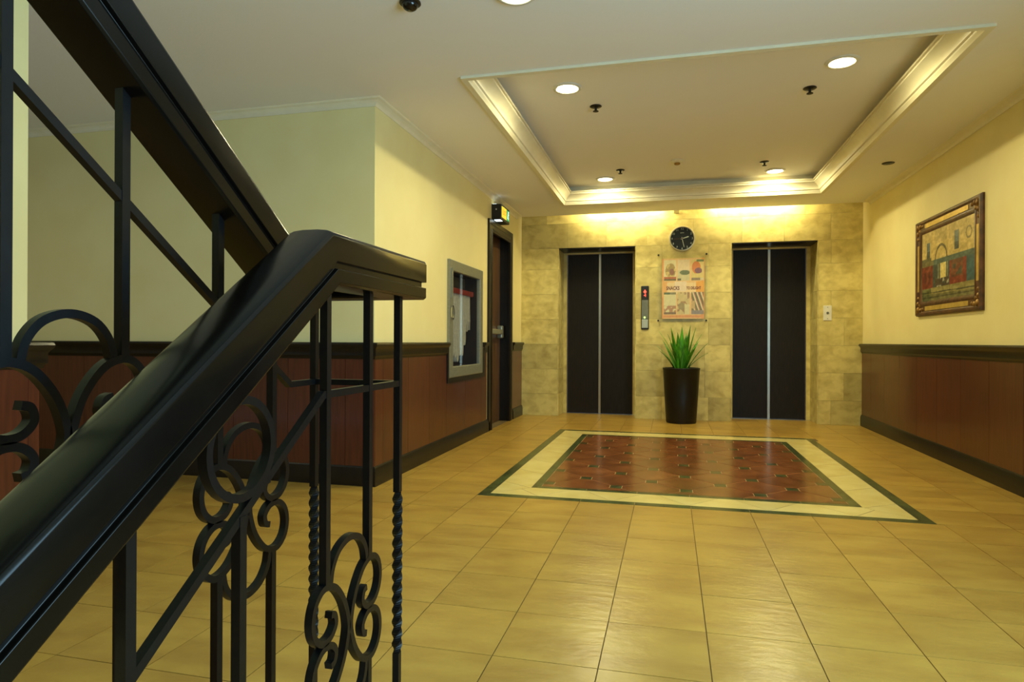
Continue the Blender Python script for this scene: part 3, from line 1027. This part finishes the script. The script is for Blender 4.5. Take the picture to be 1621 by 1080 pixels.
# ================================================================ WALL PICTURE
py0, py1, pz0, pz1 = 4.86, 6.03, 1.116, 1.896
t = thing('framed_painting', 'oil painting of a street cafe in an ornate gilded brown frame on the right wall', 'painting', (XR, 5.445, pz0))
fw = .118
pr = [(0, 0), (0, .014), (.010, .026), (.022, .027), (.030, .022), (.036, .017), (.078, .017), (.084, .022), (.094, .023), (.106, .016), (.118, .010), (.118, 0)]
mb = MB().sweep([(XR, py1, pz0), (XR, py1, pz1), (XR, py0, pz1), (XR, py0, pz0)], pr, True, Vector((-1, 0, 0)))
mb.build('frame', M['bronze'], t, smooth=True)
fx = XR - .0185
for (a, b, c_, d_) in ((py0 + .20, py1 - .20, pz1 - .075, pz1 - .040), (py0 + .20, py1 - .20, pz0 + .040, pz0 + .075)):
    box('gilded_panel', M['goldpanel'], fx - .002, fx + .004, a, b, c_, d_, t)
for (a, b) in ((py0 + .040, py0 + .075), (py1 - .075, py1 - .040)):
    box('gilded_panel', M['goldpanel'], fx - .002, fx + .004, a, b, pz0 + .20, pz1 - .20, t)
rr = random.Random(11)
for (cyy, czz, sy_, sz_) in ((py0, pz0, 1, 1), (py1, pz0, -1, 1), (py0, pz1, 1, -1), (py1, pz1, -1, -1)):
    bm_pts = [(.05, .05, .030), (.10, .045, .022), (.045, .10, .022), (.145, .05, .017), (.05, .145, .017), (.085, .085, .018), (.03, .03, .018)]
    mb = MB()
    for a, b, r in bm_pts:
        n = 8
        prof_ = [(r * math.cos(q), -r * .55 * math.sin(q)) for q in (0, .5, 1.0, 1.57)]
        mb.lathe(prof_, (XR - .017, cyy + sy_ * a, czz + sz_ * b), 10, 'X')
    mb.build('corner_ornament', M['gold'], t, smooth=True)
rp = random.Random(2)
NOISE = [[rp.uniform(-1, 1) for _ in range(64)] for _ in range(64)]


def nz2(u, v, f):
    x, y = u * f, v * f
    i, j = int(x), int(y)
    a, b = x - i, y - j
    g = lambda p, q: NOISE[p % 64][q % 64]
    return (g(i, j) * (1 - a) + g(i + 1, j) * a) * (1 - b) + (g(i, j + 1) * (1 - a) + g(i + 1, j + 1) * a) * b


def cafe(u, v):
    n = nz2(u, v, 23) * 20 + nz2(u + .3, v, 51) * 18
    c_ = [196, 172, 104]                                     # plaster front
    if v > .8: c_ = [186, 164, 104]
    if .22 < u < .27 or .52 < u < .55: c_ = [206, 180, 112]
    for wu, w_, z0, z1 in ((.14, .035, .62, .84), (.69, .04, .63, .88)):
        if abs(u - wu) < w_ and z0 < v < z1: c_ = [96, 110, 112] if v > z0 + .1 else [66, 72, 70]
    if abs(math.hypot((u - .90) / .045, (v - .80) / .07) - 1) < .18: c_ = [120, 104, 66]
    da = math.hypot((u - .40) / .115, (v - .56) / .20)
    if v > .56 and abs(da - 1) < .09: c_ = [96, 84, 54]
    if v < .62 and u < .2: c_ = [96, 92, 62]
    if .50 < v < .58: c_ = [70, 92, 84] if u > .25 else [110, 104, 66]
    if .18 < v <= .50:
        c_ = [112, 38, 22] if (u < .24) else [48, 70, 66]
        if u < .24 and .25 < v < .42 and int(u * 22) % 2: c_ = [84, 28, 20]
        if .27 < u < .55: c_ = [52, 66, 62]
        if .385 < u < .50 and v > .30: c_ = [214, 196, 122]
        if .33 < u < .37 or .51 < u < .54: c_ = [110, 116, 96]
        if .56 < u < .86: c_ = [124, 40, 22] if (v < .27 or u > .8 or u < .60) else [96, 52, 30]
        if .62 < u < .78 and .30 < v < .44: c_ = [120, 62, 34] if nz2(u, v, 14) > 0 else [58, 62, 50]
        if u >= .86: c_ = [44, 84, 92]
    if v <= .30 and .28 < u < .55 and nz2(u, v, 17) > -.2: c_ = [58, 44, 34] if nz2(u, v, 31) < .35 else [150, 150, 130]
    if v <= .18:
        c_ = [134, 124, 72]
        if v < .1 - .03 * u: c_ = [104, 100, 60]
        if abs(v - (.12 - .02 * u)) < .008 or abs(v - .05) < .007: c_ = [70, 66, 40]
        if u < .2: c_ = [c_[0] * .72, c_[1] * .8, c_[2] * .8]
    return [q + n for q in c_]


print_grid('canvas', 170, 112, lambda u, v: (XR - .011, py1 - fw + .004 - u * (py1 - py0 - 2 * fw + .008), pz0 + fw - .004 + v * (pz1 - pz0 - 2 * fw + .008)), cafe, M['painting'], t)

# ================================================================ BACK WALL FITTINGS
# clock
cx, cz, cr = .125, 2.083, .147
t = thing('wall_clock', 'round black wall clock with pale rim above the food poster', 'clock', (cx, D, cz))
MB().lathe([(0, 0), (cr, 0), (cr, -.022), (cr - .006, -.034), (cr - .014, -.036), (cr - .017, -.026), (cr - .018, -.012), (0, -.012)], (cx, D, cz), 12 * 4, 'Y').build('case', M['clockrim'], t, smooth=True)
MB().lathe([(0, -.0165), (cr - .017, -.0165), (cr - .017, -.012)], (cx, D, cz), 48, 'Y').build('dial', M['clockface'], t)
for k in range(1, 13):
    a = 2 * PI * k / 12
    rr_ = cr - .034
    text('numeral', str(k), .034, M['ticks'], lambda x, y, z, a=a, rr_=rr_: (cx + rr_ * math.sin(a) + x, D - .0172 - z, cz + rr_ * math.cos(a) + y), t, .0004)
text('dial_mark', 'quartz', .016, M['ticks'], lambda x, y, z: (cx + x, D - .0172 - z, cz + .068 + y), t, .0004)


def hand(name, ang, l0, l1, w0, w1, yoff, m):
    a = math.radians(ang)
    d_, p_ = (math.sin(a), math.cos(a)), (math.cos(a), -math.sin(a))
    poly = [(-w0, -l0), (w0, -l0), (w1, l1 * .9), (0, l1), (-w1, l1 * .9)]
    vs = [(cx + p_[0] * a_ + d_[0] * b_, y, cz + p_[1] * a_ + d_[1] * b_) for y in (D - yoff, D - yoff - .001) for a_, b_ in poly]
    mb = MB()
    mb.add(vs, [(0, 1, 2, 3, 4), (9, 8, 7, 6, 5)] + [(i, (i + 1) % 5, 5 + (i + 1) % 5, 5 + i) for i in range(5)])
    return mb.build(name, m, t)


hand('hour_hand', 73, .015, .078, .003, .006, .019, M['ticks'])
hand('minute_hand', 167, .018, .105, .0025, .003, .021, M['ticks'])
hand('second_hand', 268, .02, .10, .001, .001, .023, M['secondhand'])
MB().lathe([(0, -.026), (.006, -.026), (.006, -.016)], (cx, D, cz), 14, 'Y').build('hub', M['secondhand'], t)

# food poster behind acrylic
ax0, ax1, az0, az1 = -.150, .405, 1.128, 1.912
t = thing('food_poster', 'orange food poster with six pictures behind clear acrylic between the lifts', 'poster', (.128, D, az0))
MB().box(ax0, ax1, D - .034, D - .030, az0, az1).build('acrylic_sheet', M['acrylic'], t)
qx0, qx1, qz0, qz1 = -.098, .372, 1.162, 1.856
for x in (ax0 + .012, ax1 - .012):
    for z in (az0 + .014, az1 - .014):
        MB().lathe([(0, -.040), (.010, -.040), (.011, -.036), (.008, -.034), (.007, 0), (0, 0)], (x, D, z), 14, 'Y').build('standoff', M['black'], t, smooth=True)


def poster(u, v):
    n = nz2(u, v, 40) * 8
    c_ = [232, 178, 110]
    if u < .04 or u > .93: c_ = [226, 140, 70]
    if .42 < v < .60: c_ = [238, 200, 142]
    if u > .80 and .36 < v < .62: c_ = [232, 150, 52]
    if u < .12 and .36 < v < .62: c_ = [232, 160, 84]
    if abs(u - .44) < .14 and .45 < v < .62: c_ = [236, 206, 176]
    for i in range(3):
        x0 = .045 + i * .325
        x1 = x0 + .285
        if x0 < u < x1:
            a = (u - x0) / (x1 - x0)
            if .635 < v < .975:
                b = (v - .635) / .34
                if i == 0:
                    c_ = [222, 204, 150]
                    if math.hypot((a - .55) / .42, (b - .48) / .36) < 1: c_ = [204, 172, 92] if nz2(u, v, 30) > -.1 else [150, 120, 62]
                    if math.hypot((a - .66) / .2, (b - .42) / .16) < 1: c_ = [128, 78, 56]
                    if .08 < b < .18: c_ = [168, 82, 44]
                    if b < .07: c_ = [84, 76, 44]
                elif i == 1:
                    c_ = [226, 196, 152] if b > .5 else [198, 186, 140]
                    if math.hypot((a - .6) / .42, (b - .38) / .12) < 1: c_ = [84, 92, 56]
                    if b < .1 and a < .3: c_ = [84, 76, 50]
                else:
                    c_ = [214, 186, 104]
                    if math.hypot((a - .4) / .36, (b - .62) / .3) < 1: c_ = [206, 104, 40]
                    if math.hypot((a - .58) / .3, (b - .46) / .14) < 1: c_ = [110, 62, 74]
                    if a > .4 and b > .9: c_ = [92, 110, 60]
                    if b < .12: c_ = [120, 98, 76] if a < .7 else [204, 186, 140]
            elif .075 < v < .44:
                b = (v - .075) / .365
                if i == 0:
                    c_ = [214, 202, 150]
                    if b > .9: c_ = [72, 84, 48] if a < .5 else [120, 112, 80]
                    if b < .4 and nz2(u, v, 26) > 0: c_ = [170, 116, 82]
                    if b < .1: c_ = [110, 84, 60]
                elif i == 1:
                    c_ = [204, 178, 118]
                    if nz2(u, v, 22) > .25: c_ = [152, 108, 72]
                    if math.hypot((a - .35) / .3, (b - .36) / .16) < 1: c_ = [142, 120, 76]
                    if a > .6 and b < .45: c_ = [216, 200, 146]
                else:
                    c_ = [98, 86, 54]
                    k = (a + b * .62) % .34
                    if k < .1: c_ = [222, 204, 164]
                    elif k < .16: c_ = [196, 108, 84]
                    if a < .3 and .25 < b < .6: c_ = [188, 150, 100]
                    if b < .18: c_ = [124, 112, 116]
    if .02 < v < .06 and u > .04: c_ = [222, 136, 78]
    return [255 * ((q + n) / 255) ** .72 for q in c_]


mb = MB().box(qx0, qx1, D - .0284, D - .026, qz0, qz1)
mb.build('backing_board', M['white'], t)
print_grid('print_sheet', 94, 140, lambda u, v: (qx0 + u * (qx1 - qx0), D - .0286, qz0 + v * (qz1 - qz0)), poster, M['poster'], t)
zt = qz0 + .505 * (qz1 - qz0)
# lettering lies on the back of the sheet
text('lettering', 'SNACKS', .058, M['ink'], lambda x, y, z: (qx0 + .122 + x * .68, D - .0291 - z * .1, zt + y), t, bold=.0016)
text('lettering', 'TO DELIGHT', .046, M['ink'], lambda x, y, z: (qx0 + .352 + x * .60, D - .0291 - z * .1, zt + y), t, bold=.0016)

# hall call panel
hx0, hx1, hz0, hz1 = -.334, -.246, 1.040, 1.548
t = thing('call_panel', 'slim black and grey lift call panel with red floor number by the left lift', 'call panel', ((hx0 + hx1) / 2, D, hz0))
MB().box(hx0, hx1, D - .018, D, hz0, hz1).build('housing', M['black'], t, bevel=.008)
box('grey_plate', M['grey'], hx0 + .008, hx1 - .006, D - .0195, D - .016, hz0 + .125, hz1 - .165, t)
MB().box(hx0 + .008, hx1 - .008, D - .022, D - .016, hz0 + .018, hz0 + .118).build('push_button', M['silver'], t, bevel=.004)
MB().lathe([(0, -.022), (.010, -.022), (.012, -.018)], ((hx0 + hx1) / 2 - .003, D, hz0 + .14), 14, 'Y').build('indicator_light', M['greenled'], t)
hc = (hx0 + hx1) / 2
mb = MB()
mb.add([(hc - .020, D - .0187, hz1 - .075), (hc + .020, D - .0187, hz1 - .075), (hc, D - .0187, hz1 - .042), (hc - .008, D - .0187, hz1 - .075), (hc + .008, D - .0187, hz1 - .075), (hc + .008, D - .0187, hz1 - .086), (hc - .008, D - .0187, hz1 - .086)],
       [(0, 1, 2), (3, 4, 5, 6)])
mb.build('up_arrow', M['redlit'], t)
text('floor_number', '4', .056, M['redlit'], lambda x, y, z: (hc + x, D - .0187 - z * .3, hz1 - .112 + y), t)
# key switch plate
kx0, kx1, kz0, kz1 = 1.622, 1.706, 1.138, 1.302
t = thing('key_switch', 'small white key switch plate right of the right lift', 'switch', ((kx0 + kx1) / 2, D, kz0))
MB().box(kx0, kx1, D - .008, D, kz0, kz1).build('plate', M['white'], t, bevel=.003)
kc = ((kx0 + kx1) / 2, D, (kz0 + kz1) / 2)
MB().lathe([(.0, -.014), (.011, -.014), (.014, -.011), (.014, -.007)], kc, 18, 'Y').build('key_barrel', M['grey'], t, smooth=True)
box('key_slot', M['black'], kc[0] - .0015, kc[0] + .0015, D - .0146, D - .0138, kc[2] - .007, kc[2] + .007, t)
for z in (kz0 + .02, kz1 - .02):
    MB().lathe([(0, -.0098), (.004, -.0095), (.005, -.0078)], (kc[0], D, z), 10, 'Y').build('screw', M['grey'], t)

# ================================================================ POTTED PLANT
pc = (.118, 7.385, 0)
t = thing('planter_pot', 'tall tapered black planter standing on the floor between the lifts', 'planter', pc)
MB().lathe([(0, 0), (.158, 0), (.164, .012), (.182, .30), (.198, .585), (.203, .592), (.203, .606), (.197, .610), (.186, .606), (.182, .55), (0, .55)], pc, 40).build('pot', M['pot'], t, smooth=True)
MB().lathe([(0, .562), (.10, .566), (.183, .551), (.183, .545)], pc, 28).build('soil', M['soil'], t, smooth=True)
t = thing('agave_plant', 'green spiky plant with sword shaped leaves growing in the black planter', 'plant', (pc[0], pc[1], .568))
rl = random.Random(21)


def blade(az, tilt, length, w, bend, r0):
    mb = MB()
    n = 9
    dx_, dy_ = math.cos(az), math.sin(az)
    vs, fs = [], []
    rad, z, a = r0, .568, tilt
    for i in range(n + 1):
        s_ = i / n
        ww = w * (.62 + 1.0 * s_ * (1 - s_) * 1.6) * (1 - s_ ** 3) + .0006
        px_, py_ = pc[0] + dx_ * rad, pc[1] + dy_ * rad
        nx, ny = -dy_, dx_
        lift = ww * .35
        vs += [(px_ + nx * ww, py_ + ny * ww, z), (px_ - dx_ * lift * .8, py_ - dy_ * lift * .8, z - lift * .2), (px_ - nx * ww, py_ - ny * ww, z)]
        rad += math.sin(a) * length / n
        z += math.cos(a) * length / n
        a += bend / n
    for i in range(n):
        for k in range(2):
            fs.append((i * 3 + k, i * 3 + k + 1, i * 3 + 4 + k, i * 3 + 3 + k))
    mb.add(vs, fs)
    o = mb.build('leaf', M['leaf'], t, smooth=True)
    so = o.modifiers.new('thickness', 'SOLIDIFY')
    so.thickness = .003
    return o


spec = [(PI, .30, .50, .020, .35), (PI * 1.02, .50, .36, .018, .35), (PI * 1.2, .14, .50, .030, .12), (PI * 1.35, .08, .44, .032, .1), (0, .32, .46, .026, .25),
        (-.2, .48, .40, .024, .35), (.1, .16, .50, .030, .12), (-.5, .10, .52, .032, .08), (-1.1, .16, .42, .030, .15), (-1.9, .18, .38, .030, .2),
        (-2.4, .30, .36, .026, .3), (.6, .40, .40, .026, .3), (1.2, .22, .44, .028, .1), (1.9, .2, .45, .028, .1), (2.6, .36, .40, .026, .3), (-.8, .42, .34, .026, .4),
        (-1.5, .06, .50, .030, .05), (PI * .95, .22, .44, .026, .2), (-2.8, .46, .30, .022, .5), (-.05, .62, .32, .020, .5), (.3, .06, .48, .03, .06)]
for az, tilt, ln, w, bend in spec:
    blade(az, tilt, ln, w * 1.3, bend, rl.uniform(.015, .06))
